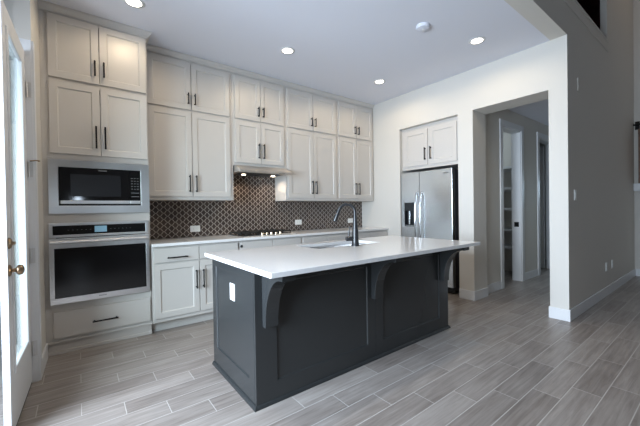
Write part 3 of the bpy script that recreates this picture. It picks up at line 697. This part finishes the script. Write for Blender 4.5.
# undermount sink
t = thing('kitchen_sink', 'stainless undermount sink in the white island worktop', 'sink', (2.0, 2.325, 0.66))
bm = bmesh.new(); hx_, hy_ = 0.392, 0.187; fx, fy = 0.36, 0.155
rg = lambda a, b, z: [bm.verts.new((x, y, z)) for x, y in ((-a, -b), (a, -b), (a, b), (-a, b))]
top_o, top_i, low_i, bot, top_b, low_b = rg(hx_+0.015, hy_+0.015, 0.210), rg(hx_-0.008, hy_-0.008, 0.210), rg(fx, fy, 0.02), rg(0.04, 0.04, 0.010), rg(hx_+0.015, hy_+0.015, 0.207), rg(hx_-0.004, hy_-0.004, 0.004)
for P, Q in ((top_o, top_i), (top_i, low_i), (low_i, bot), (top_b, top_o), (low_b, top_b)):
    for k in range(4): bm.faces.new((P[k], P[(k+1) % 4], Q[(k+1) % 4], Q[k]))
bm.faces.new(bot); bm.faces.new(low_b[::-1]); bmesh.ops.recalc_face_normals(bm, faces=bm.faces)
obj('basin', bm, M['steel'], t, bevel=0.006)
bm = bmesh.new(); lathe(bm, [(0.045, 0.0105), (0.045, 0.014), (0.034, 0.015), (0.030, 0.0125), (0, 0.0125)], 20); obj('drain', bm, M['chrome'], t, smooth=True)
# faucet
FB = Vector((1.995, 2.100, 0.902)); fd = Vector((-0.80, 0.60, 0)).normalized()
t = thing('faucet', 'tall matte black gooseneck kitchen faucet at the island sink', 'faucet', FB)
bm = bmesh.new(); lathe(bm, [(0.037, 0), (0.037, 0.006), (0.033, 0.012), (0.030, 0.06), (0.028, 0.135), (0.020, 0.20), (0.0150, 0.275)], 24); obj('body', bm, M['faucet'], t, smooth=True)
bm = bmesh.new(); pts = [Vector((0, 0, 0.270))]; R_ = 0.074; zc = 0.305
pts.append(Vector((0, 0, 0.288)))
for k in range(0, 17):
    a = PI*k/16*0.91
    pts.append(Vector((0, 0, zc)) + fd*(R_*(1-math.cos(a))) + Vector((0, 0, R_*math.sin(a))))
tube(bm, pts, 0.0145, 14); obj('spout', bm, M['faucet'], t, smooth=True)
p = pts[-1]; dn = (pts[-1]-pts[-2]).normalized()
bm = bmesh.new(); tube(bm, [p-dn*0.004, p+dn*0.01, p+dn*0.05, p+dn*0.095, p+dn*0.108], [0.0155, 0.0165, 0.018, 0.020, 0.018], 16); obj('spray_head', bm, M['faucet'], t, smooth=True)
sd = Vector((-0.93, 0.35, 0)).normalized()
bm = bmesh.new(); tube(bm, [sd*0.015+Vector((0, 0, 0.066)), sd*0.050+Vector((0, 0, 0.066)), sd*0.085+Vector((0, 0, 0.066)), sd*0.09+Vector((0, 0, 0.066))], [0.020, 0.021, 0.021, 0.018], 16)
lv = obj('valve', bm, M['faucet'], t, smooth=True)
bm = bmesh.new(); tube(bm, [sd*0.066+Vector((0, 0, 0.08)), sd*0.060+Vector((0, 0, 0.13)), sd*0.052+Vector((0, 0, 0.178))], [0.0065, 0.006, 0.005], 10); obj('lever', bm, M['faucet'], lv, smooth=True)
# outlet on the island end
plate('outlet', 'white outlet plate on the left end of the dark island', 'outlet', (IX0+0.009, 2.175, 0.660), -PI/2, 0.078, 0.120, 'v')

# ------------------------------------------------------------------ ceiling lights, smoke detector
def downlight(x, y, label, power):
    t = thing('ceiling_light', label, 'ceiling light', (x, y, H), 0, 'recessed ceiling lights')
    bm = bmesh.new(); lathe(bm, [(0.058, -0.0005), (0.058, -0.006), (0.082, -0.004), (0.086, -0.0005)], 32); obj('trim_ring', bm, M['trim'], t, smooth=True)
    bm = bmesh.new(); lathe(bm, [(0.0575, -0.0008), (0.0575, -0.0045), (0.03, -0.0060), (0, -0.0062)], 32); o = obj('lens', bm, M['lamp'], t, smooth=True); o['label'] = 'lit warm white lens'
    l = bpy.data.lights.new('downlight', 'SPOT'); l.energy = power; l.color = (1.0, 0.80, 0.53); l.spot_size = 3.08; l.spot_blend = 0.45; l.shadow_soft_size = 0.055
    lo = bpy.data.objects.new('downlight', l); C.objects.link(lo); lo.location = (x, y, H-0.02)
LP = 19
downlight(0.416, 3.146, 'recessed ceiling light in front of the oven tower', LP*0.75)
downlight(1.925, 3.093, 'recessed ceiling light in front of the cabinets over the range hood', LP)
downlight(3.449, 3.087, 'recessed ceiling light nearest the back right corner of the kitchen', LP*1.0)
downlight(0.416, 1.700, 'recessed ceiling light between the glass door and the island', LP)
downlight(1.925, 1.700, 'recessed ceiling light above the front edge of the island', LP)
downlight(3.485, 1.714, 'recessed ceiling light in front of the hall opening', LP*0.8)
t = thing('smoke_detector', 'round white smoke detector on the ceiling among the lights', 'smoke detector', (2.767, 1.895, H))
bm = bmesh.new(); lathe(bm, [(0.068, -0.0005), (0.068, -0.010), (0.060, -0.026), (0.040, -0.032), (0, -0.033)], 28); obj('housing', bm, M['ceiling'], t, smooth=True)
bm = bmesh.new(); lathe(bm, [(0.012, -0.032), (0.012, -0.036), (0, -0.037)], 14); obj('test_button', bm, M['plastic'], t, smooth=True)

# ------------------------------------------------------------------ far right edge: white ledge, brown panel, iron bracket
sbox('trim_8', M['trim'], (7.60, 7.7, -0.6, YE-0.004, 1.47, 1.60), bevel=0.006)
t = thing('wood_panel', 'brown wooden panel standing on the white ledge at the far right', 'panel', (7.64, 1.0, 1.60))
bx('board', M['wood'], t, (0, 0.03, -0.9, 0.03, 0.0, 0.93), bevel=0.004); bx('rail', M['wood'], t, (-0.012, 0, -0.9, 0.03, 0.84, 0.93), (-0.012, 0, -0.9, 0.03, 0.0, 0.09), bevel=0.002)
t = thing('iron_bracket', 'black iron bracket with rod above the brown panel at right edge', 'bracket', (7.7, 1.045, 2.60))
bx('wall_plate', M['black'], t, (-0.012, -0.0005, -0.03, 0.03, -0.07, 0.07), bevel=0.003)
bm = bmesh.new(); tube(bm, [(-0.012, 0, 0), (-0.10, 0, 0)], 0.014, 10); obj('arm', bm, M['black'], t, smooth=True)
bm = bmesh.new(); tube(bm, [(-0.10, -1.0, 0), (-0.10, 0.02, 0), (-0.10, 0.035, 0)], [0.014, 0.014, 0.020], 10); obj('rod', bm, M['black'], t, smooth=True)

# ------------------------------------------------------------------ unseen warm light added over the great room to brown the far right corner
t = thing('ceiling_light', 'added warm ceiling light, unseen, high over the great room by the right wall', 'ceiling light', (6.7, 0.2, GC), 0, 'recessed ceiling lights')
bm = bmesh.new(); lathe(bm, [(0.058, -0.0005), (0.058, -0.006), (0.082, -0.004), (0.086, -0.0005)], 32); obj('trim_ring', bm, M['trim'], t, smooth=True)
bm = bmesh.new(); lathe(bm, [(0.0575, -0.0008), (0.0575, -0.0045), (0.03, -0.0060), (0, -0.0062)], 32); obj('lens', bm, M['lamp'], t, smooth=True)
l = bpy.data.lights.new('downlight', 'SPOT'); l.energy = 16; l.color = (1.0, 0.68, 0.40); l.spot_size = 2.3; l.spot_blend = 0.7; l.shadow_soft_size = 0.055
lo = bpy.data.objects.new('downlight', l); C.objects.link(lo); lo.location = (6.7, 0.2, GC-0.02)

t = thing('ceiling_light', 'small flush light added unseen inside the pantry beyond the hall', 'ceiling light', (5.75, 2.95, 2.75))  # unseen fitting and cool fill added to brighten the pantry shelves
bm = bmesh.new(); lathe(bm, [(0.12, -0.0005), (0.12, -0.02), (0.105, -0.03), (0.105, -0.0005)], 28); obj('trim_ring', bm, M['trim'], t, smooth=True)
bm = bmesh.new(); lathe(bm, [(0.103, -0.02), (0.09, -0.045), (0.05, -0.055), (0, -0.057)], 28); obj('lens', bm, M['plastic'], t, smooth=True)
l = bpy.data.lights.new('pantry_fill', 'POINT'); l.energy = 6; l.color = (0.75, 0.90, 1.0); l.shadow_soft_size = 0.09
lo = bpy.data.objects.new('pantry_fill', l); C.objects.link(lo); lo.location = (5.75, 2.95, 2.60)
